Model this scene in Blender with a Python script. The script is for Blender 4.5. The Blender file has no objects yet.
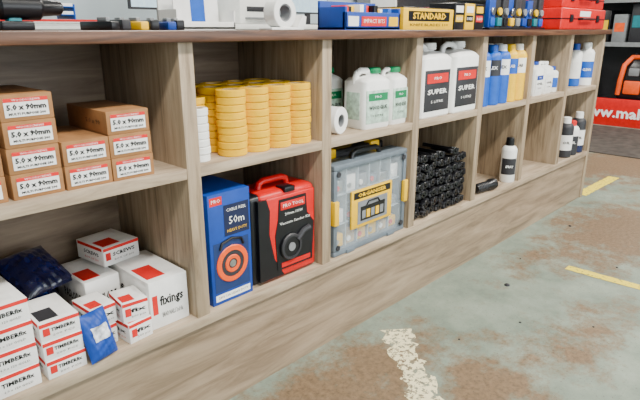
import bpy, bmesh, math, random
from mathutils import Matrix, Vector
random.seed(7)
SC = bpy.context.scene
COL = SC.collection

# ---------------------------------------------------------------- materials
_m = {}
def mat(name, c, rough=.5, metal=0, var=.08, scale=30, alpha=1, emit=0, spec=.4):
    if name in _m: return _m[name]
    m = bpy.data.materials.new(name); m.use_nodes = True
    nt = m.node_tree; b = nt.nodes['Principled BSDF']
    b.inputs['Roughness'].default_value = rough
    b.inputs['Metallic'].default_value = metal
    b.inputs['Specular IOR Level'].default_value = spec
    tc = nt.nodes.new('ShaderNodeTexCoord'); n = nt.nodes.new('ShaderNodeTexNoise')
    n.inputs['Scale'].default_value = scale; n.inputs['Detail'].default_value = 3
    r = nt.nodes.new('ShaderNodeValToRGB')
    r.color_ramp.elements[0].position = .35; r.color_ramp.elements[1].position = .65
    r.color_ramp.elements[0].color = (c[0]*(1-var), c[1]*(1-var), c[2]*(1-var), 1)
    r.color_ramp.elements[1].color = (min(1, c[0]*(1+var)), min(1, c[1]*(1+var)), min(1, c[2]*(1+var)), 1)
    nt.links.new(tc.outputs['Object'], n.inputs['Vector'])
    nt.links.new(n.outputs['Fac'], r.inputs['Fac'])
    nt.links.new(r.outputs['Color'], b.inputs['Base Color'])
    if alpha < 1: b.inputs['Alpha'].default_value = alpha
    if emit:
        nt.links.new(r.outputs['Color'], b.inputs['Emission Color'])
        b.inputs['Emission Strength'].default_value = emit
    _m[name] = m
    return m

def wood(name, stretch, cols, rough=.5):
    m = bpy.data.materials.new(name); m.use_nodes = True
    nt = m.node_tree; b = nt.nodes['Principled BSDF']; b.inputs['Roughness'].default_value = rough
    tc = nt.nodes.new('ShaderNodeTexCoord'); mp = nt.nodes.new('ShaderNodeMapping')
    mp.inputs['Scale'].default_value = stretch
    n = nt.nodes.new('ShaderNodeTexNoise'); n.inputs['Scale'].default_value = 1.0
    n.inputs['Detail'].default_value = 8; n.inputs['Roughness'].default_value = .65; n.inputs['Distortion'].default_value = .6
    r = nt.nodes.new('ShaderNodeValToRGB')
    r.color_ramp.elements[0].position = .32; r.color_ramp.elements[1].position = .68
    r.color_ramp.elements[0].color = (*cols[0], 1); r.color_ramp.elements[1].color = (*cols[2], 1)
    e = r.color_ramp.elements.new(.5); e.color = (*cols[1], 1)
    nt.links.new(tc.outputs['Object'], mp.inputs['Vector']); nt.links.new(mp.outputs['Vector'], n.inputs['Vector'])
    nt.links.new(n.outputs['Fac'], r.inputs['Fac']); nt.links.new(r.outputs['Color'], b.inputs['Base Color'])
    bp = nt.nodes.new('ShaderNodeBump'); bp.inputs['Strength'].default_value = .15; bp.inputs['Distance'].default_value = .002
    nt.links.new(n.outputs['Fac'], bp.inputs['Height']); nt.links.new(bp.outputs['Normal'], b.inputs['Normal'])
    return m
WC = ((.17, .118, .07), (.33, .245, .158), (.44, .34, .235))
W_V = wood('wood_grain_vertical', (45, 45, 3.5), WC)
W_S = wood('wood_shelf_surface', (4, 40, 40), ((.25, .18, .115), (.4, .305, .21), (.5, .395, .285)))
W_P = wood('wood_plinth', (3, 40, 26), ((.155, .108, .066), (.275, .2, .13), (.37, .28, .19)))
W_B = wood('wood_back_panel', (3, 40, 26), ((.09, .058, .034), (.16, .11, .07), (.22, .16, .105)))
W_T = wood('counter_top_walnut', (4, 30, 50), ((.04, .014, .006), (.1, .04, .018), (.18, .08, .04)), .4)

WHITE = mat('white_plastic', (.87, .87, .84), .35, var=.03)
PAPER = mat('white_card', (.82, .81, .79), .6, var=.05)
CARD = mat('brown_card', (.31, .145, .052), .75, var=.12)
BLACK = mat('black_plastic', (.006, .006, .008), .3)
DARK = mat('dark_grey', (.025, .025, .03), .5)
INK = mat('ink_black', (.004, .004, .004), .6)
GREY = mat('mid_grey', (.2, .21, .22), .5)
RED = mat('red_plastic', (.6, .003, .003), .35)
REDP = mat('red_print', (.62, .01, .008), .6)
YEL = mat('yellow_tape', (.82, .46, .0), .5, var=.05, spec=.2)
YELP = mat('yellow_plastic', (.86, .5, .0), .4, var=.04, spec=.3)
BLUE = mat('blue_print', (.003, .045, .3), .5)
BLUEB = mat('bright_blue', (.002, .085, .46), .4)
NAVY = mat('navy_film', (.004, .007, .05), .14, var=.4, spec=.7)
GREEN = mat('green_cap', (.0, .2, .07), .4)
ORANGE = mat('orange_plastic', (.85, .09, .005), .4)
TEAL = mat('teal_plastic', (.01, .18, .22), .4)
CLEAR = mat('clear_smoky_lid', (.6, .68, .74), .12, alpha=.17)
CASEG = mat('grey_case_frame', (.13, .16, .19), .4)
STEEL = mat('steel', (.5, .5, .5), .3, 1)
CREAM = mat('cream_roll_core', (.5, .36, .2), .7)

# ---------------------------------------------------------------- builder
class B:
    def __init__(s, name):
        s.name = name; s.bm = bmesh.new(); s.mats = []
    def mi(s, m):
        if m not in s.mats: s.mats.append(m)
        return s.mats.index(m)
    def merge(s, tb, m, M=None):
        i = s.mi(m)
        bmesh.ops.recalc_face_normals(tb, faces=tb.faces[:])
        for f in tb.faces: f.material_index = i; f.smooth = True
        if M is not None: tb.transform(M)
        me = bpy.data.meshes.new('t'); tb.to_mesh(me); tb.free()
        s.bm.from_mesh(me); bpy.data.meshes.remove(me)
    def box(s, x0, x1, y0, y1, z0, z1, m, bev=0, M=None, seg=2):
        tb = bmesh.new(); bmesh.ops.create_cube(tb, size=1)
        for v in tb.verts:
            v.co = Vector(((x0+x1)/2+v.co.x*(x1-x0), (y0+y1)/2+v.co.y*(y1-y0), (z0+z1)/2+v.co.z*(z1-z0)))
        if bev: bmesh.ops.bevel(tb, geom=tb.edges[:], offset=bev, segments=seg, affect='EDGES', profile=.5)
        s.merge(tb, m, M)
    def lathe(s, c, prof, m, axis='z', n=28, M=None):
        tb = bmesh.new(); rings = []
        for r, z in prof:
            ring = []
            for k in range(n):
                a = 2*math.pi*k/n
                ring.append(tb.verts.new((r*math.cos(a), r*math.sin(a), z)))
            rings.append(ring)
        for a, b in zip(rings, rings[1:]):
            for k in range(n): tb.faces.new((a[k], a[(k+1) % n], b[(k+1) % n], b[k]))
        tb.faces.new(rings[0]); tb.faces.new(rings[-1])
        R = {'z': Matrix(), 'y': Matrix.Rotation(-math.pi/2, 4, 'X'), 'x': Matrix.Rotation(math.pi/2, 4, 'Y')}[axis]
        MM = Matrix.Translation(c) @ R
        if M is not None: MM = M @ MM
        s.merge(tb, m, MM)
    def cyl(s, c, r, h, m, axis='z', bev=.0, n=28, M=None):
        p = [(r, 0), (r, h)] if not bev else [(r-bev, 0), (r, bev), (r, h-bev), (r-bev, h)]
        s.lathe(c, p, m, axis, n, M)
    def ring(s, c, ro, ri, h, m, axis='z', n=32, M=None):
        tb = bmesh.new(); rr = []
        b = min(.002, (ro-ri)/4)
        for r, z in [(ri, 0), (ro-b, 0), (ro, b), (ro, h-b), (ro-b, h), (ri, h)]:
            rr.append([tb.verts.new((r*math.cos(2*math.pi*k/n), r*math.sin(2*math.pi*k/n), z)) for k in range(n)])
        for a, b2 in zip(rr, rr[1:]+rr[:1]):
            for k in range(n): tb.faces.new((a[k], a[(k+1) % n], b2[(k+1) % n], b2[k]))
        R = {'z': Matrix(), 'y': Matrix.Rotation(-math.pi/2, 4, 'X'), 'x': Matrix.Rotation(math.pi/2, 4, 'Y')}[axis]
        MM = Matrix.Translation(c) @ R
        if M is not None: MM = M @ MM
        s.merge(tb, m, MM)
    def loft(s, secs, m, k=5, M=None):
        tb = bmesh.new(); rings = []
        for z, hx, hy, r, cx, cy in secs:
            r = min(r, hx*.999, hy*.999); ring = []
            for qx, qy, a0 in ((1, 1, 0), (-1, 1, 90), (-1, -1, 180), (1, -1, 270)):
                for i in range(k):
                    a = math.radians(a0+90*i/(k-1))
                    ring.append(tb.verts.new((cx+qx*(hx-r)+r*math.cos(a), cy+qy*(hy-r)+r*math.sin(a), z)))
            rings.append(ring)
        n = len(rings[0])
        for a, b in zip(rings, rings[1:]):
            for i in range(n): tb.faces.new((a[i], a[(i+1) % n], b[(i+1) % n], b[i]))
        tb.faces.new(rings[0]); tb.faces.new(rings[-1])
        s.merge(tb, m, M)
    def tube(s, pts, r, m, seg=8, closed=False, M=None):
        pts = [Vector(p) for p in pts]; tb = bmesh.new(); rings = []; N = len(pts)
        for i, p in enumerate(pts):
            if closed: d = pts[(i+1) % N]-pts[i-1]
            else: d = pts[min(i+1, N-1)]-pts[max(i-1, 0)]
            d.normalize(); up = Vector((0, 0, 1)) if abs(d.z) < .95 else Vector((0, 1, 0))
            if i: up = rings_n
            a = d.cross(up).normalized(); b = a.cross(d).normalized(); rings_n = b
            rings.append([tb.verts.new(p+r*(a*math.cos(2*math.pi*k/seg)+b*math.sin(2*math.pi*k/seg))) for k in range(seg)])
        prs = list(zip(rings, rings[1:]))
        if closed: prs.append((rings[-1], rings[0]))
        for a, b in prs:
            for k in range(seg): tb.faces.new((a[k], a[(k+1) % seg], b[(k+1) % seg], b[k]))
        if not closed: tb.faces.new(rings[0]); tb.faces.new(rings[-1])
        s.merge(tb, m, M)
    def poly(s, pts, y0, y1, m, M=None):
        tb = bmesh.new()
        a = [tb.verts.new((x, y0, z)) for x, z in pts]; b = [tb.verts.new((x, y1, z)) for x, z in pts]
        tb.faces.new(a); tb.faces.new(b[::-1])
        for i in range(len(pts)): j = (i+1) % len(pts); tb.faces.new((a[i], b[i], b[j], a[j]))
        s.merge(tb, m, M)
    def text(s, t, size, loc, m, face='-y', w=None, M=None, bold=.0):
        cu = bpy.data.curves.new('t', 'FONT'); cu.body = t; cu.size = size; cu.align_x = 'CENTER'; cu.align_y = 'CENTER'
        cu.resolution_u = 1; cu.offset = bold*size
        o = bpy.data.objects.new('t', cu); COL.objects.link(o)
        dg = bpy.context.evaluated_depsgraph_get(); me = bpy.data.meshes.new_from_object(o.evaluated_get(dg))
        tb = bmesh.new(); tb.from_mesh(me); bpy.data.objects.remove(o); bpy.data.curves.remove(cu); bpy.data.meshes.remove(me)
        xs = [v.co.x for v in tb.verts]
        sx = 1
        if w and xs: sx = w/max(1e-5, max(xs)-min(xs))
        R = Matrix.Rotation(math.pi/2, 4, 'X')
        if face == '-x': R = Matrix.Rotation(-math.pi/2, 4, 'Z') @ R
        if face == '+z': R = Matrix()
        MM = Matrix.Translation(loc) @ R @ Matrix.Diagonal((sx, 1, 1, 1))
        if M is not None: MM = M @ MM
        i = s.mi(m)
        for f in tb.faces: f.material_index = i
        tb.transform(MM)
        m2 = bpy.data.meshes.new('t'); tb.to_mesh(m2); tb.free(); s.bm.from_mesh(m2); bpy.data.meshes.remove(m2)
    def done(s, loc=(0, 0, 0), rz=0):
        me = bpy.data.meshes.new(s.name); s.bm.to_mesh(me); s.bm.free()
        for m in s.mats: me.materials.append(m)
        me.set_sharp_from_angle(angle=math.radians(38))
        o = bpy.data.objects.new(s.name, me); COL.objects.link(o)
        o.location = loc; o.rotation_euler = (0, 0, math.radians(rz))
        return o
def dup(o, loc, rz=0):
    n = bpy.data.objects.new(o.name.split('.')[0], o.data); COL.objects.link(n)
    n.location = loc; n.rotation_euler = (0, 0, math.radians(rz)); return n

# ---------------------------------------------------------------- room
def floor_mat():
    m = bpy.data.materials.new('painted_concrete_floor'); m.use_nodes = True
    nt = m.node_tree; L = nt.links; b = nt.nodes['Principled BSDF']; b.inputs['Roughness'].default_value = .5
    b.inputs['Specular IOR Level'].default_value = .3
    tc = nt.nodes.new('ShaderNodeTexCoord')
    def noise(sc, det=5, ro=.6):
        n = nt.nodes.new('ShaderNodeTexNoise'); n.inputs['Scale'].default_value = sc; n.inputs['Detail'].default_value = det
        n.inputs['Roughness'].default_value = ro
        L.new(tc.outputs['Object'], n.inputs['Vector']); return n
    def ramp(src, p0, p1, c0, c1):
        r = nt.nodes.new('ShaderNodeValToRGB'); r.color_ramp.elements[0].position = p0; r.color_ramp.elements[1].position = p1
        r.color_ramp.elements[0].color = (*c0, 1); r.color_ramp.elements[1].color = (*c1, 1); L.new(src, r.inputs['Fac']); return r
    def math_(op, a, bb):
        n = nt.nodes.new('ShaderNodeMath'); n.operation = op
        for i, v in enumerate((a, bb)):
            if isinstance(v, (int, float)): n.inputs[i].default_value = v
            else: L.new(v, n.inputs[i])
        return n.outputs[0]
    def mix(f, a, bb):
        n = nt.nodes.new('ShaderNodeMix'); n.data_type = 'RGBA'
        L.new(f, n.inputs[0]); L.new(a, n.inputs[6]); L.new(bb, n.inputs[7]); return n.outputs[2]
    base = ramp(noise(5, 8, .72).outputs['Fac'], .32, .68, (.13, .165, .13), (.25, .29, .235)).outputs['Color']
    fine = noise(60, 4, .7)
    tot = None
    for (x, y, rx, ry, a) in [(3.0, -.36, .75, .35, 1.2), (1.05, -.2, .5, .23, 1.15), (1.3, -.5, .4, .2, 1.05), (4.6, .1, .9, .6, 1.2), (2.4, -.2, .5, .15, .75),
                              (3.9, -.8, .8, .4, .8), (.5, -1.4, .5, .5, .7), (2.1, -1.4, .7, .4, .7), (1.8, -.6, .45, .18, .75)]:
        mp = nt.nodes.new('ShaderNodeMapping'); mp.vector_type = 'POINT'
        mp.inputs['Scale'].default_value = (1/rx, 1/ry, 0); mp.inputs['Location'].default_value = (-x/rx, -y/ry, 0)
        L.new(tc.outputs['Object'], mp.inputs['Vector'])
        ln = nt.nodes.new('ShaderNodeVectorMath'); ln.operation = 'LENGTH'; L.new(mp.outputs['Vector'], ln.inputs[0])
        v = math_('MULTIPLY', math_('MAXIMUM', math_('SUBTRACT', 1.35, ln.outputs['Value']), 0.0), a*.42)
        tot = v if tot is None else math_('MAXIMUM', tot, v)
    wear = math_('ADD', tot, math_('MULTIPLY', math_('SUBTRACT', noise(7, 9, .76).outputs['Fac'], .5), 1.6))
    wf = ramp(wear, .16, .42, (0, 0, 0), (1, 1, 1)).outputs['Color']
    brown = ramp(fine.outputs['Fac'], .3, .7, (.1, .058, .028), (.225, .14, .078)).outputs['Color']
    wfs = math_('MULTIPLY', wf, .9)
    c = mix(wfs, base, brown)
    spk = ramp(noise(140, 2, .5).outputs['Fac'], .64, .7, (0, 0, 0), (1, 1, 1)).outputs['Color']
    dk = nt.nodes.new('ShaderNodeRGB'); dk.outputs[0].default_value = (.06, .05, .035, 1)
    c = mix(math_('MULTIPLY', spk, .55), c, dk.outputs[0])
    L.new(c, b.inputs['Base Color'])
    bp = nt.nodes.new('ShaderNodeBump'); bp.inputs['Strength'].default_value = .3; bp.inputs['Distance'].default_value = .003
    L.new(fine.outputs['Fac'], bp.inputs['Height']); L.new(bp.outputs['Normal'], b.inputs['Normal'])
    return m
X0, X1, Y0, Y1, H = -2.5, 8.6, -4.2, 3.4, 2.9
WALL = mat('wall_paint', (.5, .58, .62), .8, var=.04, scale=3)
def slab(name, x0, x1, y0, y1, z0, z1, m):
    b = B(name); b.box(x0, x1, y0, y1, z0, z1, m); return b.done()
slab('floor', X0-.1, X1+.1, Y0-.1, Y1+.1, -.1, 0, floor_mat())
slab('ceiling', X0-.1, X1+.1, Y0-.1, Y1+.1, H, H+.1, mat('ceiling_tile', (.7, .7, .68), .9, var=.03, scale=4))
slab('wall_back', X0-.1, X1+.1, Y1, Y1+.1, 0, H, WALL)
slab('wall_front', X0-.1, X1+.1, Y0-.1, Y0, 0, H, WALL)
slab('wall_left', X0-.1, X0, Y0, Y1, 0, H, WALL)
slab('wall_right', X1, X1+.1, Y0, Y1, 0, H, mat('wall_right_paint', (.2, .22, .24), .8))

# ---------------------------------------------------------------- counter
ZB, ZM, ZT = .296, .69, 1.0
counter = bpy.data.objects.new('shop_counter', None); COL.objects.link(counter)
def cpart(name, x0, x1, y0, y1, z0, z1, m, bev=0):
    b = B(name); b.box(x0, x1, y0, y1, z0, z1, m, bev); o = b.done(); o.parent = counter
XE = 3.51
divs = [.10, .7015, 1.162, 1.6225, 2.083, 2.5435, 3.004]
cpart('worktop', .02, XE+.03, -.022, .80, ZT-.025, ZT, W_T, .004)
for i, x in enumerate(divs): cpart('divider_%d' % i, x-.019, x+.019, .0, .38, ZB, ZT-.025, W_V, .0012)
cpart('end_panel_right', XE-.036, XE, 0, .78, 0.0, ZT-.025, W_V, .0012)
edges = [d for d in divs]+[XE-.017]
for i, (a, b_) in enumerate(zip(edges, edges[1:])):
    cpart('mid_shelf_%d' % i, a+.019, b_-.019, .001, .38, ZM-.026, ZM, W_S, .0012)
cpart('bottom_shelf', .08, XE-.036, -.002, .38, ZB-.028, ZB, W_S, .0012)
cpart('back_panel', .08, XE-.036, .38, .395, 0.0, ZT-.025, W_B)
cpart('plinth', .08, XE-.036, .008, .03, 0, ZB-.028, W_P)
cpart('service_side_panel', .08, XE-.036, .76, .78, 0, ZT-.025, W_P)
cpart('end_panel_left', .06, .08, 0, .78, 0, ZT-.025, W_V)

# ---------------------------------------------------------------- bay 1 upper: screw boxes
def screw_box():
    b = B('screw_box'); w, h, d = .096, .0495, .2
    b.box(-w/2, w/2, 0, d, 0, h, CARD, .0015)
    b.box(-w/2+.009, w/2-.009, -.0008, .001, .008, h-.007, PAPER)
    b.box(-w/2+.009, w/2-.009, -.0012, .001, h-.014, h-.007, REDP)
    b.text('WOODSCREWS', .0055, (0, -.0016, h-.0105), PAPER, w=.05)
    b.text('5.0 x 90mm', .0135, (0, -.0014, .0255), INK, w=.07, bold=.045)
    b.text('MULTI PURPOSE 200', .006, (.0, -.0014, .0135), INK, w=.066, bold=.04)
    b.text('5.0 x 90', .014, (-w/2-.001, .065, .024), INK, face='-x', w=.07)
    return b.done((.362, .02, ZM))
sb = screw_box()
for k in range(1, 4): dup(sb, (.362+random.uniform(-.001, .001), .02+random.uniform(0, .003), ZM+k*.0497))
for k in range(5): dup(sb, (.258, .024+random.uniform(0, .003), ZM+k*.0497))
for k in range(2): dup(sb, (.461, .016, ZM+k*.0497), -.8)
for k in range(3): dup(sb, (.5585, .014+.002*k, ZM+k*.0497), -.6)

# ---------------------------------------------------------------- bay 1 lower
def label_box(name, w, h, d, t1, t2, rz=0, loc=(0, 0, 0), redtop=True):
    b = B(name); b.box(-w/2, w/2, 0, d, 0, h, PAPER, .0015)
    if redtop: b.box(-w/2+.0005, w/2-.0005, -.0006, .001, h-.009, h-.001, REDP)
    b.box(-w/2+.006, -w/2+.02, -.0006, .001, h*.3, h*.7, REDP)
    b.text(t1, h*.27, (.006, -.001, h*.55), INK, w=w*.62, bold=.03)
    b.text(t2, h*.14, (.006, -.001, h*.25), INK, w=w*.55)
    b.text(t1, h*.27, (-w/2-.0008, d*.45, h*.55), INK, face='-x', w=d*.55, bold=.02)
    b.text(t2, h*.14, (-w/2-.0008, d*.45, h*.25), REDP, face='-x', w=d*.5)
    b.box(-w/2-.0005, -w/2+.001, d*.05, d*.95, h-.009, h-.001, REDP if redtop else PAPER)
    b.box(-w*.3, w*.3, d*.12, d*.88, h-.001, h+.0004, PAPER)
    b.box(-w*.42, w*.05, d*.1, d*.5, h-.001, h+.0006, DARK if name == 'fixings_box' else REDP)
    return b.done(loc, rz)
fb = label_box('fixings_box', .1, .0485, .15, 'TIMBERfix', '6.0 x 120 GOLD', 0, (.255, .012, ZB))
for k in range(1, 4): dup(fb, (.256, .012+.002*k, ZB+k*.0489), random.uniform(-1.5, 1.5))
fb2 = label_box('fixings_box', .082, .0425, .13, 'TIMBERfix', '200 PCS', 0, (.358, .008, ZB))
for k in range(1, 3): dup(fb2, (.357, .008+.003*k, ZB+k*.0429), random.uniform(-2, 2))
label_box('nail_carton', .105, .127, .2, 'fixings', 'BRAD NAILS 2nd fix', 0, (.624, .03, ZB), redtop=False)
label_box('nail_carton', .09, .118, .16, 'PASLODE', 'FIX NAILS', 3, (.518, .16, ZB), redtop=False)
label_box('nail_carton', .105, .05, .12, 'SCREWS', 'BOX OF 200', 8, (.595, .2, ZB+.1275))
nb = label_box('nail_box', .062, .05, .085, 'fix', '500 pcs', 6, (.535, .015, ZB))
dup(nb, (.53, .022, ZB+.0506), -6)
dup(nb, (.462, .045, ZB), 8); dup(nb, (.466, .05, ZB+.0506), 4)

def bag(name, w, h, d, mt, loc, rz, tilt=0, band=None):
    b = B(name); R = Matrix.Rotation(math.radians(tilt), 4, 'X')
    def wr(x, y): return .1*math.sin(x*5+y*3)+.08*math.sin(y*17-x*6)+.06*math.sin(x*21+y*9)
    for sgn in (1, -1):
        t2 = bmesh.new(); bmesh.ops.create_grid(t2, x_segments=30, y_segments=24, size=1)
        for v in t2.verts:
            x, y = v.co.x, v.co.y
            f = max(0, (1-abs(x)**2.6))*max(0, (1-abs(y)**2.6))
            v.co = Vector((x*w/2*(1-.08*f), y*h/2, sgn*d/2*(f**.6)*(1+wr(x, y))))
        b.merge(t2, mt, R)
    if band:
        t2 = bmesh.new(); bmesh.ops.create_grid(t2, x_segments=12, y_segments=10, size=1)
        for v in t2.verts:
            x, y = v.co.x*.6, v.co.y*.3+.1
            f = max(0, (1-abs(x)**2.6))*max(0, (1-abs(y)**2.6))
            v.co = Vector((x*w/2*(1-.08*f), y*h/2, d/2*(f**.6)*(1+wr(x, y))+.002))
        b.merge(t2, band, R)
    # crimped seal strips at both ends
    for s in (-1, 1):
        for k in range(3): b.tube([(-w/2, s*(h/2-.002-k*.003), .0), (0, s*(h/2-.002-k*.003), .001), (w/2, s*(h/2-.002-k*.003), 0)], .0012, mt, 5, M=R)
    return b.done(loc, rz)
BW = mat('bag_printed_white', (.6, .62, .7), .25, var=.5, scale=50)
bag('fixings_bag', .15, .17, .06, NAVY, (.375, .28, ZB+.065), 4, 32, BLUE)
bag('fixings_bag', .15, .15, .06, NAVY, (.21, .28, ZB+.06), -4, 30)
bag('fixings_bag', .13, .14, .05, NAVY, (.40, .265, ZB+.142), 15, 28)
bag('fixings_bag', .13, .14, .05, NAVY, (.265, .27, ZB+.135), -12, 22, BLUE)
bag('fixings_bag', .07, .11, .035, BLUE, (.432, .015, ZB+.057), 14, 72, BW)

# ---------------------------------------------------------------- bay 2 upper: tape
def tape_stack(n, r, hh, mt, loc, core=CREAM):
    b = B('masking_tape_roll_stack')
    for k in range(n):
        dx, dy = random.uniform(-.0015, .0015), random.uniform(-.0015, .0015)
        b.ring((dx, dy, k*hh), r, r*.62, hh-.0007, mt, n=36)
        b.ring((dx, dy, k*hh+.0005), r*.625, r*.56, hh-.002, core, n=28)
    return b.done(loc)
for i, (x, n) in enumerate([(.857, 9), (.9355, 9), (1.014, 9), (1.0925, 9)]):
    tape_stack(n, .0385, .0188, YEL, (x, .052, ZM)); tape_stack(n, .0385, .0188, YEL, (x, .133, ZM)); tape_stack(n, .0385, .0188, YEL, (x-.01, .214, ZM))
tape_stack(7, .026, .0188, WHITE, (.754, .05, ZM)); tape_stack(8, .026, .0188, YEL, (.785, .105, ZM)); tape_stack(9, .03, .0188, YEL, (.77, .175, ZM))

# ---------------------------------------------------------------- bay 2 lower
b = B('cable_reel_box'); w, h, d = .135, .308, .2
b.box(0, w, 0, d, 0, h, BLUE, .0015)
b.box(.006, .044, -.0006, .001, h-.03, h-.008, REDP); b.text('PRO', .014, (.025, -.001, h-.019), WHITE, w=.028)
b.box(.048, .13, -.0006, .001, h-.12, h-.035, mat('dark_blue_print', (.006, .012, .05), .5))
b.text('CABLE REEL', .012, (.089, -.001, h-.05), WHITE, w=.065); b.text('50m', .03, (.089, -.001, h-.08), WHITE, w=.05); b.text('HEAVY DUTY', .012, (.089, -.001, h-.107), YELP, w=.065)
b.box(.01, .125, -.0008, .001, .035, .175, mat('panel_blue_dark', (.01, .03, .12), .5))
b.ring((.068, -.004, .108), .052, .037, .004, ORANGE, 'y'); b.cyl((.068, -.003, .108), .038, .003, DARK, 'y')
b.ring((.068, -.0045, .108), .025, .014, .003, ORANGE, 'y'); b.cyl((.068, -.004, .108), .01, .003, STEEL, 'y')
b.tube([(.03, -.002, .155), (.036, -.002, .172), (.068, -.002, .18), (.1, -.002, .172), (.106, -.002, .155)], .004, BLACK)
b.box(.01, .125, -.0006, .001, .01, .028, WHITE); b.text('240V 13A HEAVY DUTY', .01, (.068, -.001, .019), INK, w=.1)
b.text('CABLE REEL', .03, (-.001, .1, .2), WHITE, face='-x', w=.15); b.ring((-.003, .1, .1), .05, .035, .003, ORANGE, 'x')
b.done((.745, .02, ZB))

b = B('power_tool_case'); w, h, d = .245, .27, .12
b.box(.0, .06, .0, d, 0, h-.003, BLACK, .014, seg=4)
b.box(.03, w, -.008, d, 0, h, RED, .018, seg=4)
b.box(.04, w-.008, -.013, -.005, .01, h-.014, RED, .006, seg=3)
b.poly([(.02, .012), (.11, .012), (.075, .07), (.058, .15), (.062, .22), (.05, .255), (.02, .255)], -.0135, -.002, BLACK)
b.poly([(.085, .03), (.225, .03), (.232, .15), (.205, .185), (.2, .245), (.095, .245), (.09, .185), (.078, .14)], -.0148, -.011, BLACK)
b.box(.1, .195, -.0158, -.012, .212, .236, RED, .001)
b.text('PRO TOOL', .015, (.148, -.0164, .224), WHITE, w=.08)
b.text('200mm 150W', .012, (.15, -.0158, .198), WHITE, w=.07); b.text('Vacuum Sander Kit', .012, (.155, -.0158, .172), WHITE, w=.12)
b.cyl((.135, -.021, .095), .04, .007, BLACK, 'y', .002); b.ring((.135, -.024, .095), .04, .031, .004, DARK, 'y')
b.cyl((.135, -.024, .095), .013, .005, GREY, 'y'); b.tube([(.16, -.018, .11), (.185, -.018, .132), (.21, -.018, .138)], .009, DARK)
b.box(.1, .215, -.0158, -.012, .036, .05, RED)
b.tube([(.07, .05, h-.005), (.075, .05, h+.014), (.09, .05, h+.02), (.16, .05, h+.02), (.175, .05, h+.014), (.18, .05, h-.005)], .01, RED, 10)
b.box(.12, .16, -.012, .03, h-.01, h+.006, BLACK, .003)
b.done((.89, .035, ZB), -1)

# ---------------------------------------------------------------- jugs
def jug(name, w, d, h, cap, lab, loc, rz=0, labtxt='CLEANER', side=-1, capr=.021):
    b = B(name); hx, hy = w/2, d/2; bh = h*.79
    cx = side*-hx*.38
    b.loft([(0, hx*.93, hy*.93, .012, 0, 0), (.006, hx, hy, .016, 0, 0), (bh*.5, hx, hy, .016, 0, 0), (bh, hx, hy, .018, 0, 0),
            (h*.84, hx*.9, hy*.88, .025, 0, 0), (h*.875, hx*.55, hy*.62, .03, cx*.6, 0), (h*.89, .02, .02, .02, cx, 0), (h*.92, .018, .018, .018, cx, 0)], WHITE)
    b.lathe((cx, 0, h*.905), [(capr, 0), (capr*1.08, .002), (capr*1.05, h*.095-.002), (capr*.9, h*.095)], cap)
    for k in range(2): b.ring((cx, 0, h*.915+k*h*.03), capr*1.12, capr, h*.015, cap)
    b.tube([(cx+side*.014, 0, h*.885), (side*hx*.1, 0, h*.955), (side*hx*.5, 0, h*.96), (side*hx*.78, 0, h*.92), (side*hx*.85, 0, h*.85), (side*hx*.87, 0, h*.75)], min(.011, hx*.18), WHITE, 10)
    b.box(-hx*.84, hx*.84, -hy-.001, -hy+.004, bh*.12, bh*.82, lab, .0006)
    b.box(-hx-.001, -hx+.003, -hy*.6, hy*.6, bh*.2, bh*.78, lab, .0006)
    ink = WHITE if lab in (DARK, BLACK, BLUE) else INK
    b.box(-hx*.7, hx*.7, -hy-.0016, -hy, bh*.6, bh*.76, REDP if lab is DARK else cap)
    b.text(labtxt, h*.09, (0, -hy-.002, bh*.45), ink, w=w*.66, bold=.03)
    b.text('5 LITRE', h*.05, (0, -hy-.002, bh*.28), ink, w=w*.4); b.text('PRO', h*.055, (0, -hy-.0022, bh*.68), WHITE, w=w*.25)
    return b.done(loc, rz)
LG = mat('pale_green_label', (.45, .6, .5), .5, var=.25, scale=60)
jug('glue_jug', .13, .1, .192, GREEN, LG, (1.43, .07, ZM), -4, 'WOOD GLUE', capr=.024)
jug('glue_jug', .092, .1, .19, GREEN, LG, (1.55, .07, ZM), 0, 'WOOD GLUE', capr=.024)
jug('glue_jug', .12, .1, .19, GREEN, LG, (1.36, .21, ZM), 0, 'WOOD GLUE', capr=.024)
b = B('white_tape_roll')
b.ring((0, 0, .042), .042, .02, .05, WHITE, 'y'); b.ring((0, .002, .042), .021, .017, .046, GREY, 'y'); b.done((1.265, .035, ZM), 12)
jug('large_chemical_jug', .197, .14, .265, WHITE, DARK, (1.762, .08, ZM), 0, 'SUPER', capr=.025)
jug('large_chemical_jug', .19, .14, .268, WHITE, DARK, (1.962, .074, ZM), 0, 'SUPER', capr=.025)

# ---------------------------------------------------------------- bay 3 lower: organiser
b = B('parts_organiser_case'); w, h, d = .385, .305, .075
fr = .018
b.box(0, w, d-.006, d, 0, h, mat('case_back_grey', (.38, .43, .46), .4), .003)
for (x0, x1, z0, z1) in [(0, w, 0, fr), (0, w, h-fr, h), (0, fr, fr, h-fr), (w-fr, w, fr, h-fr)]: b.box(x0, x1, 0, d, z0, z1, CASEG, .004)
b.box(fr-.002, w-fr+.002, .006, .009, fr-.002, h-fr+.002, CLEAR)
DIV = mat('organiser_divider', (.4, .46, .5), .3)
for i in range(1, 6): x = fr+(w-2*fr)*i/6; b.box(x-.002, x+.002, .016, d-.006, fr, h-fr, DIV)
for z in (.1, .2): b.box(fr, w-fr, .016, d-.006, z-.002, z+.002, DIV)
for i in range(6):
    for j, z in enumerate((fr+.001, .1025, .2025)):
        x = fr+(w-2*fr)*(i+.5)/6; mm = [YELP, CREAM, YEL][(i+j) % 3] if j == 0 else [GREY, PAPER, STEEL, CASEG][(i*3+j) % 4]
        b.box(x-.024, x+.024, .022, .06, z, z+random.uniform(.03, .06), mm, .003)
        b.cyl((x-.01, .018, z+.02), .009, .03, [STEEL, WHITE, REDP][(i+j) % 3], 'y')
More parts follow.
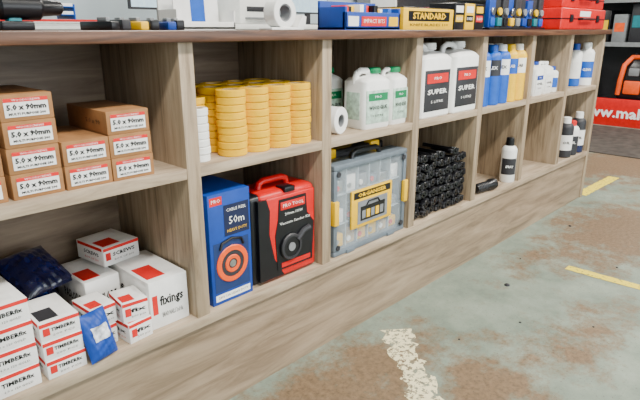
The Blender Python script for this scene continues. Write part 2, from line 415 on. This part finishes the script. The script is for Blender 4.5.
b.box(.085, .30, -.001, .0055, .075, .205, YELP, .001); b.box(.095, .29, -.0018, .001, .175, .198, BLACK); b.text('ORGANISER', .018, (.19, -.0024, .186), YELP, w=.15, bold=.03)
b.box(.115, .275, -.0018, .001, .085, .165, GREY); b.box(.13, .26, -.0024, .0, .095, .145, BLACK, .0); b.tube([(.16, -.003, .145), (.17, -.003, .158), (.22, -.003, .158), (.23, -.003, .145)], .003, BLACK)
for i in range(5): b.box(.137+i*.024, .155+i*.024, -.003, -.001, .102, .13, YELP if i % 2 else GREY)
b.box(-.004, .018, -.008, .02, .11, .19, YELP, .003); b.box(w-.018, w+.004, -.008, .02, .11, .19, YELP, .003)
b.box(.06, .1, -.006, .02, -.0, .014, CASEG, .003); b.box(.28, .32, -.006, .02, 0, .014, CASEG, .003)
for x in (.02, .365):
    for z in (.03, .275): b.cyl((x, -.003, z), .009, .004, DARK, 'y')
b.tube([(.12, .035, h-.004), (.125, .035, h+.016), (.14, .035, h+.022), (.245, .035, h+.022), (.26, .035, h+.016), (.265, .035, h-.004)], .009, BLACK, 10)
b.done((1.205, .009, ZB))
b = B('black_storage_case'); b.box(0, .36, 0, .12, 0, .325, BLACK, .008, seg=3); b.box(.02, .34, -.003, .01, .285, .315, DARK, .002)
for x in (.05, .28): b.box(x, x+.05, -.004, .03, .3, .33, YELP, .003)
b.tube([(.13, .05, .32), (.135, .05, .342), (.225, .05, .342), (.23, .05, .32)], .008, YELP)
b.done((1.21, .10, ZB))

# ---------------------------------------------------------------- bay 4 lower: black clamps
b = B('pile_of_black_spring_clamps')
for row in range(7):
    for col in range(7):
        x = .037+col*.0545+random.uniform(-.005, .005)+(row % 2)*.008; z = .021+row*.0355; y = .012+random.uniform(0, .015)+row*.002
        if row == 6 and col in (4, 6): continue
        a = random.uniform(-25, 25)
        M = Matrix.Translation((x, y, z)) @ Matrix.Rotation(math.radians(a), 4, 'Y') @ Matrix.Rotation(math.radians(random.uniform(-10, 10)), 4, 'Z')
        b.ring((0, 0, 0), .015, .008, .02, BLACK, 'y', 16, M)
        b.box(-.026, .0, .003, .017, .006, .014, BLACK, .003, M); b.box(-.026, 0, .003, .017, -.014, -.006, BLACK, .003, M)
        b.loft([(-.0, .008, .006, .004, 0, 0), (.02, .007, .007, .004, 0, 0), (.17, .01, .008, .004, 0, 0)], BLACK, 3, M @ Matrix.Translation((.006, .0, .004)) @ Matrix.Rotation(-math.pi/2, 4, 'X'))
        for k in range(3): b.box(.008+k*.006, .011+k*.006, .001, .02, -.012, .012, DARK, .001, M)
        b.cyl((-.022, .002, .0), .006, .016, DARK, 'y', .001, 12, M)
b.done((1.655, .0, ZB))

# ---------------------------------------------------------------- bottles / cans
def can(name, r, h, body, top, cap, loc, lab=None, txt='', split=.5, rz=-55, capfrac=.14, lz=(.22, .66)):
    b = B(name); ch = h*capfrac; sh = h-ch
    b.lathe((0, 0, 0), [(r*.92, 0), (r, .004), (r, sh*split)], body)
    b.lathe((0, 0, 0), [(r, sh*split), (r, sh*.86), (r*.97, sh*.9), (r*.8, sh*.96), (r*.45, sh)], top)
    b.lathe((0, 0, 0), [(r*.5, sh-.006), (r*.55, sh-.004), (r*.52, h-.003), (r*.42, h)], cap)
    if lab is not None:
        n = 14; tb = bmesh.new(); vv = []
        for k in range(n+1):
            a = math.radians(-90-62+124*k/n)
            vv.append((tb.verts.new((math.cos(a)*(r+.0006), math.sin(a)*(r+.0006), sh*lz[0])), tb.verts.new((math.cos(a)*(r+.0006), math.sin(a)*(r+.0006), sh*lz[1]))))
        for p, q in zip(vv, vv[1:]): tb.faces.new((p[0], q[0], q[1], p[1]))
        b.merge(tb, lab)
    if txt: b.text(txt, r*.45, (0, -r-.0012, sh*(lz[0]+lz[1])/2), WHITE if lab in (DARK, BLACK, REDP, BLUEB) else INK, w=r*1.0, bold=.03)
    return b.done(loc, rz)
for k, (x, y) in enumerate([(2.152, .05), (2.235, .045), (2.318, .045)]):
    can('blue_sealant_bottle', .0408, .25, BLUEB, BLUEB, [WHITE, BLUEB, WHITE][k], (x, y, ZM), [WHITE, DARK, WHITE][k], 'FLEX', .5, lz=(.55, .84), capfrac=.1)
for k, (x, y) in enumerate([(2.401, .045), (2.482, .045)]):
    can('yellow_sealant_bottle', .0398, .25, YELP, YELP, [YELP, WHITE][k], (x, y, ZM), [BLUEB, WHITE][k], 'GRAB', .5, lz=(.55, .84), capfrac=.1)
for x in (2.2, 2.29): can('blue_sealant_bottle', .04, .25, BLUEB, DARK, WHITE, (x, .14, ZM), None, '', .6)
for x in (2.385, 2.475): can('yellow_sealant_bottle', .04, .25, YELP, DARK, WHITE, (x, .14, ZM), None, '', .6)
can('spray_can', .036, .215, WHITE, WHITE, BLACK, (2.487, .04, ZB), DARK, 'SPRAY', .7, capfrac=.17)
b = B('black_torch'); b.lathe((0, 0, .026), [(.018, 0), (.02, .004), (.02, .09), (.026, .11), (.026, .14), (.022, .142)], BLACK, 'x')
for k in range(6): b.ring((.012+k*.012, 0, .026), .0215, .018, .006, DARK, 'x')
b.done((2.17, .035, ZB+.0), -6)
jug('small_white_jug', .10, .09, .16, BLUE, PAPER, (2.71, .07, ZM), 0, 'OIL')
jug('small_white_jug', .10, .09, .158, WHITE, PAPER, (2.825, .07, ZM), 0, 'OIL')
can('white_bottle', .035, .13, WHITE, WHITE, BLUE, (2.93, .06, ZM), BLUEB, '', .6)
can('white_bottle', .045, .24, WHITE, WHITE, WHITE, (3.41, .06, ZM), BLUEB, 'CLEAN', .6)
can('white_bottle', .04, .235, BLUEB, WHITE, BLUE, (3.32, .09, ZM), PAPER, '', .6)
can('dark_bottle', .042, .23, DARK, DARK, WHITE, (3.22, .05, ZB), PAPER, 'OIL', .6)
can('dark_bottle', .042, .2, DARK, WHITE, REDP, (3.31, .05, ZB), DARK, 'OIL', .6)
can('dark_bottle', .042, .24, NAVY, DARK, WHITE, (3.41, .05, ZB), PAPER, 'OIL', .6)
can('dark_bottle', .04, .22, DARK, DARK, BLACK, (3.29, .15, ZB), REDP, '', .6)

# ---------------------------------------------------------------- on the counter
b = B('blue_display_bin')
b.box(0, .29, .0, .012, 0, .055, BLUE, .002); b.box(0, .01, 0, .12, 0, .07, BLUE, .002); b.box(.28, .29, 0, .12, 0, .07, BLUE, .002); b.box(0, .29, .11, .12, 0, .09, BLUE, .002); b.box(0, .29, 0, .12, 0, .008, BLUE)
b.box(.08, .21, -.0015, .001, .012, .042, REDP); b.text('IMPACT BITS', .018, (.145, -.002, .027), WHITE, w=.11)
b.box(.015, .065, -.0015, .001, .012, .042, WHITE); b.box(.225, .275, -.0015, .001, .012, .042, YELP)
for k in range(10):
    x = .02+k*.025; b.box(x, x+.02, .02+.01*(k % 3), .08+.01*(k % 3), .01, .065+.02*random.random(), [REDP, BLACK, YELP, WHITE, BLUEB][k % 5], .002)
b.done((1.35, .1, ZT))
b = B('yellow_display_box')
b.box(0, .33, 0, .14, 0, .074, YELP, .002); b.box(.03, .3, -.001, .001, .03, .064, BLACK); b.text('STANDARD', .03, (.165, -.0015, .047), YELP, w=.22, bold=.03)
b.text('KNIFE BLADES 100', .013, (.165, -.0015, .017), INK, w=.25)
b.box(.01, .32, .01, .13, .074, .078, BLACK, .001)
b.done((1.645, .09, ZT))
b = B('blade_dispenser_rack')
for k in range(3):
    x = k*.08; b.box(x, x+.075, 0, .12, 0, .1, [BLACK, YELP, BLACK][k], .003); b.box(x+.008, x+.062, -.001, .001, .03, .055, [YELP, BLACK, REDP][k])
    b.text('BLADES', .014, (x+.035, -.0016, .042), WHITE, w=.045); b.box(x+.008, x+.062, -.001, .001, .065, .09, [WHITE, WHITE, YELP][k])
b.done((1.985, .09, ZT))
b = B('tool_blister_packs')
for k in range(9):
    x = k*.062; cc = [BLUEB, TEAL, BLACK, YELP, GREY, BLUE, BLACK, TEAL, BLUEB][k]
    b.box(x, x+.055, .0+.008*(k % 2), .02+.008*(k % 2), 0, .13+.03*(k % 3), DARK if k % 3 else BLUE, .002)
    b.box(x+.008, x+.047, -.008, .008, .015, .05, cc, .004); b.cyl((x+.027, -.01, .075), .016, .012, [STEEL, YELP, GREY][k % 3], 'y', .002, 16)
b.box(-.01, .56, -.015, .06, 0, .01, BLACK, .002)
b.done((2.26, .09, ZT))
def rcase(b, x, y, z, w, d, h):
    b.box(x, x+w, y, y+d, z, z+h, RED, .008, seg=3); b.box(x-.001, x+w+.001, y-.001, y+d+.001, z+h*.48, z+h*.53, BLACK)
    for q in (.2, .8): b.box(x+w*q-.02, x+w*q+.02, y-.006, y+.002, z+h*.35, z+h*.7, BLACK, .002)
    b.tube([(x+w*.36, y, z+h*.5), (x+w*.36, y-.018, z+h*.5), (x+w*.64, y-.018, z+h*.5), (x+w*.64, y, z+h*.5)], .006, BLACK)
    b.box(x+w*.38, x+w*.62, y-.0015, y+.001, z+h*.62, z+h*.88, WHITE)
b = B('red_tool_case'); rcase(b, 0, 0, 0, .64, .3, .105); b.done((2.87, .02, ZT))
b = B('red_tool_case'); rcase(b, 0, 0, 0, .6, .28, .09); b.done((2.89, .03, ZT+.1055))
b = B('leaflet_stand')
b.box(0, .22, .1, .11, 0, .16, WHITE, .003); b.box(0, .22, 0, .11, 0, .012, WHITE, .003); b.box(0, .006, 0, .11, 0, .06, WHITE); b.box(.214, .22, 0, .11, 0, .06, WHITE)
for k in range(3): b.box(.012+k*.067, .072+k*.067, .03+.02*k, .034+.02*k, .012, .13, [PAPER, BLUEB, PAPER][k], 0, Matrix.Rotation(math.radians(-3), 4, 'X'))
b.box(0, .22, 0, .005, 0, .025, WHITE, .001)
b.done((.95, .42, ZT))
b = B('parcel_tape_dispenser')
b.ring((0, 0, .05), .046, .026, .05, WHITE, 'y'); b.ring((0, .003, .05), .027, .022, .044, GREY, 'y'); b.box(-.06, .075, -.005, .055, 0, .008, WHITE, .003)
b.poly([(.045, .005), (.08, .005), (.085, .04), (.07, .045)], -.004, .054, PAPER); b.done((1.19, .2, ZT))
b = B('box_cutter_set')
for k in range(6):
    M = Matrix.Translation((k*.04, .02*(k % 2), .0)) @ Matrix.Rotation(random.uniform(-.3, .3), 4, 'Z')
    b.box(-.012, .012, 0, .14, 0, .022+.005*(k % 2), [BLACK, DARK, YELP, BLACK, BLUE, BLACK][k], .004, M); b.box(-.006, .006, .03, .07, .022, .032, GREY, .002, M)
b.done((.68, .27, ZT))
b = B('cordless_drill')
b.lathe((0, 0, .05), [(.02, 0), (.028, .01), (.028, .09), (.02, .1), (.016, .14), (.01, .145)], BLACK, 'x'); b.box(.02, .05, -.015, .015, .008, .04, TEAL, .006); b.box(-.0, .07, -.03, .03, 0, .02, BLACK, .005)
b.done((.42, .3, ZT))

# ---------------------------------------------------------------- behind the counter
b = B('service_desk')
b.box(.6, 5.0, 2.5, 3.2, 1.0, 1.04, WHITE, .004); b.box(.6, 5, 2.55, 2.57, 0, 1.0, GREY)
b.box(.6, .64, 2.55, 3.2, 0, 1.0, GREY); b.box(4.96, 5, 2.55, 3.2, 0, 1, GREY); b.box(.62, 2.1, 2.49, 2.5, 1.045, 1.06, RED)
b.box(.62, 2.1, 2.49, 2.55, 1.04, 1.046, WHITE)
b.done()
b = B('computer_monitor'); b.box(-.26, .26, 0, .03, .1, .42, DARK, .006); b.box(-.245, .245, -.002, .001, .115, .405, mat('screen_glow', (.4, .55, .65), .2, emit=.6)); b.box(-.03, .03, .01, .03, .0, .2, DARK); b.box(-.11, .11, -.06, .1, 0, .012, DARK, .003)
mo = b.done((2.3, 2.75, 1.04)); dup(mo, (3.9, 2.8, 1.04))
b = B('desk_printer'); b.box(-.22, .22, 0, .35, 0, .2, WHITE, .02); b.box(-.17, .17, -.06, .02, .04, .055, GREY, .003); b.box(-.15, .15, -.004, .01, .1, .14, DARK, .003); b.done((3.15, 2.62, 1.04))
b = B('paper_tray'); 
for k in range(3): b.box(-.15, .15, 0, .3, k*.05, k*.05+.006, BLUEB, .002); b.box(-.14, .14, .01, .29, k*.05+.006, k*.05+.025, PAPER)
for x in (-.15, .144): b.box(x, x+.006, 0, .3, 0, .12, BLUEB)
b.done((1.5, 2.75, 1.04))
b = B('merchandise_shelving')
b.box(5.2, 8.5, 3.1, 3.3, 0, 2.2, GREY)
for z in (.6, 1.0, 1.4, 1.8):
    b.box(5.2, 8.5, 2.75, 3.1, z-.02, z, WHITE)
    x = 5.25
    while x < 8.35:
        wd = random.uniform(.08, .2); hh = random.uniform(.12, .32)
        b.box(x, x+wd, 2.8, 3.08, z, z+hh, random.choice([RED, BLUEB, TEAL, BLACK, YELP, WHITE, DARK, PAPER, GREY]), .004); x += wd+.02
b.box(5.2, 5.23, 2.75, 3.1, 0, 2.2, WHITE); b.box(8.47, 8.5, 2.75, 3.1, 0, 2.2, WHITE)
b.done()

# ---------------------------------------------------------------- display gondola (right)
b = B('tool_display_gondola')
gx = 6.45
b.box(gx, gx+.03, -1.6, 1.9, 0, .29, RED, .004); b.box(gx+.03, gx+.6, -1.6, 1.9, 0, .26, DARK)
b.box(gx+.5, gx+.6, -1.6, 1.9, .26, 2.1, DARK)
b.text('www.makitauk.com', .15, (gx-.003, .42, .14), WHITE, face='-x', w=1.35, bold=.03)
for z in (.86, 1.3): b.box(gx+.08, gx+.5, -1.6, 1.9, z-.03, z, DARK, .003); b.box(gx+.07, gx+.08, -1.6, 1.9, z-.035, z+.01, GREY)
for z in (.28, .86, 1.3):
    y = -1.5
    while y < 1.75:
        wd = random.uniform(.12, .24); hh = random.uniform(.2, .4)
        if not (z < .3 and y+wd > -.1 and y < .95):
            b.box(gx+.14, gx+.46, y, y+wd, z, z+hh, random.choice([TEAL, BLACK, DARK, GREY, BLUE, BLACK, RED, DARK]), .01)
            b.box(gx+.137, gx+.141, y+.02, y+wd-.02, z+hh*.4, z+hh*.7, random.choice([PAPER, TEAL, YELP, GREY, ORANGE]))
        y += wd+.03
b.done()
b = B('tool_backpack')
b.loft([(0, .12, .15, .05, 0, 0), (.05, .14, .17, .06, 0, 0), (.3, .13, .16, .06, .01, 0), (.42, .1, .12, .06, .02, 0), (.46, .05, .06, .04, .02, 0)], BLACK)
b.tube([(-.13, -.13, .05), (-.15, -.12, .2), (-.14, -.1, .36), (-.08, -.05, .44), (-.08, .05, .44), (-.14, .1, .36), (-.15, .12, .2), (-.13, .13, .05)], .026, ORANGE)
b.box(-.16, -.12, -.08, .08, .06, .2, ORANGE, .015); b.box(-.155, -.12, -.05, .05, .25, .33, GREY, .01)
b.tube([(0, -.04, .44), (0, -.04, .48), (0, .04, .48), (0, .04, .44)], .01, BLACK)
o = b.done((gx+.2, .60, .28)); dup(o, (gx+.2, .22, .28))
slab('rubber_mat', 4.9, 6.35, -.9, 1.2, 0, .008, mat('rubber_mat_dark', (.05, .042, .036), .8, var=.4, scale=12))
b = B('floor_litter')
for (x, y, r) in [(2.0, -.23, .012), (1.75, -.4, .005), (2.5, -.5, .005), (1.5, -.3, .004), (2.9, -.15, .008), (1.9, -.6, .004), (2.3, -.15, .004)]:
    b.lathe((x, y, 0), [(r, 0), (r*.8, r*.5), (r*.3, r*.7)], DARK, n=7)
b.done()

# ---------------------------------------------------------------- floor markings
def worn(name, c0, thr):
    m = bpy.data.materials.new(name); m.use_nodes = True; nt = m.node_tree; b = nt.nodes['Principled BSDF']
    b.inputs['Base Color'].default_value = (*c0, 1); b.inputs['Roughness'].default_value = .6
    tc = nt.nodes.new('ShaderNodeTexCoord'); n = nt.nodes.new('ShaderNodeTexNoise'); n.inputs['Scale'].default_value = 55; n.inputs['Detail'].default_value = 6; n.inputs['Roughness'].default_value = .7
    r = nt.nodes.new('ShaderNodeValToRGB'); r.color_ramp.elements[0].position = thr; r.color_ramp.elements[1].position = thr+.05
    nt.links.new(tc.outputs['Object'], n.inputs['Vector']); nt.links.new(n.outputs['Fac'], r.inputs['Fac']); nt.links.new(r.outputs['Color'], b.inputs['Alpha'])
    return m
def stripe(x0, y0, x1, y1, w, m, jag=0):
    b = B('floor_marking_line'); tb = bmesh.new(); d = Vector((x1-x0, y1-y0, 0)); L = d.length; d.normalize(); n = Vector((-d.y, d.x, 0)); pr = []
    N = 24
    for i in range(N+1):
        p = Vector((x0, y0, .0012))+d*L*i/N
        pr.append((tb.verts.new(p+n*(w/2+random.uniform(-jag, jag))), tb.verts.new(p-n*(w/2+random.uniform(-jag, jag)))))
    for p, q in zip(pr, pr[1:]): tb.faces.new((p[0], q[0], q[1], p[1]))
    b.merge(tb, m); return b.done()
YL = worn('yellow_line_paint', (.75, .58, .03), .38)
stripe(3.54, .02, 4.15, .005, .07, YL, .003)
stripe(2.35, -.34, 2.36, -.95, .05, YL, .003)
stripe(1.40, -.105, 1.09, -.47, .09, worn('flaked_cream_paint', (.74, .67, .42), .44), .016)

# ---------------------------------------------------------------- lights
def area(name, loc, rot, sx, sy, p, col):
    l = bpy.data.lights.new(name, 'AREA'); l.shape = 'RECTANGLE'; l.size = sx; l.size_y = sy; l.energy = p; l.color = col
    o = bpy.data.objects.new(name, l); COL.objects.link(o); o.location = loc; o.rotation_euler = rot; return o
WARM = (1, .96, .88)
for i, (x, y) in enumerate([(0.3, -1.5), (2.4, -1.5), (4.6, -1.5), (1.5, 1.6), (4.5, 1.6), (6.4, -.2)]):
    b = B('ceiling_light_panel'); b.box(x-.62, x+.62, y-.17, y+.17, H-.05, H-.0, WHITE, .004); b.done()
    area('ceiling_lamp', (x, y, H-.06), (0, 0, 0), 1.2, .3, 112 if i < 3 else 68, WARM)
b = B('front_fill_panel'); b.box(-1.1, 5.1, Y0+.001, Y0+.03, .5, 2.5, mat('fill_panel_glow', (.75, .85, .95), .3, emit=1.0))  # unseen glowing panel with frame bars, added on the front wall as fill
for x in (-1.1, .95, 3.0, 5.05): b.box(x, x+.05, Y0, Y0+.05, .5, 2.5, DARK)
for z in (.5, 2.45): b.box(-1.1, 5.1, Y0, Y0+.05, z, z+.05, DARK)
b.done()
area('front_fill_lamp', (2, Y0+.08, 1.5), (math.radians(90), 0, 0), 6, 1.9, 110, (.95, .97, 1))  # added fill lamp behind the camera, brightens the shelf fronts
w = bpy.data.worlds.new('World'); SC.world = w; w.use_nodes = True
w.node_tree.nodes['Background'].inputs[0].default_value = (.6, .65, .7, 1); w.node_tree.nodes['Background'].inputs[1].default_value = .3

# ---------------------------------------------------------------- camera
cam = bpy.data.cameras.new('camera'); co = bpy.data.objects.new('camera', cam); COL.objects.link(co)
cam.sensor_width = 36; cam.lens = 30.77; cam.clip_start = .02
th = math.radians(17.36); al = math.radians(43.8)
co.location = (0, -1.086, 1.003)
co.rotation_euler = Vector((math.cos(th)*math.cos(al), math.cos(th)*math.sin(al), -math.sin(th))).to_track_quat('-Z', 'Y').to_euler()
SC.camera = co
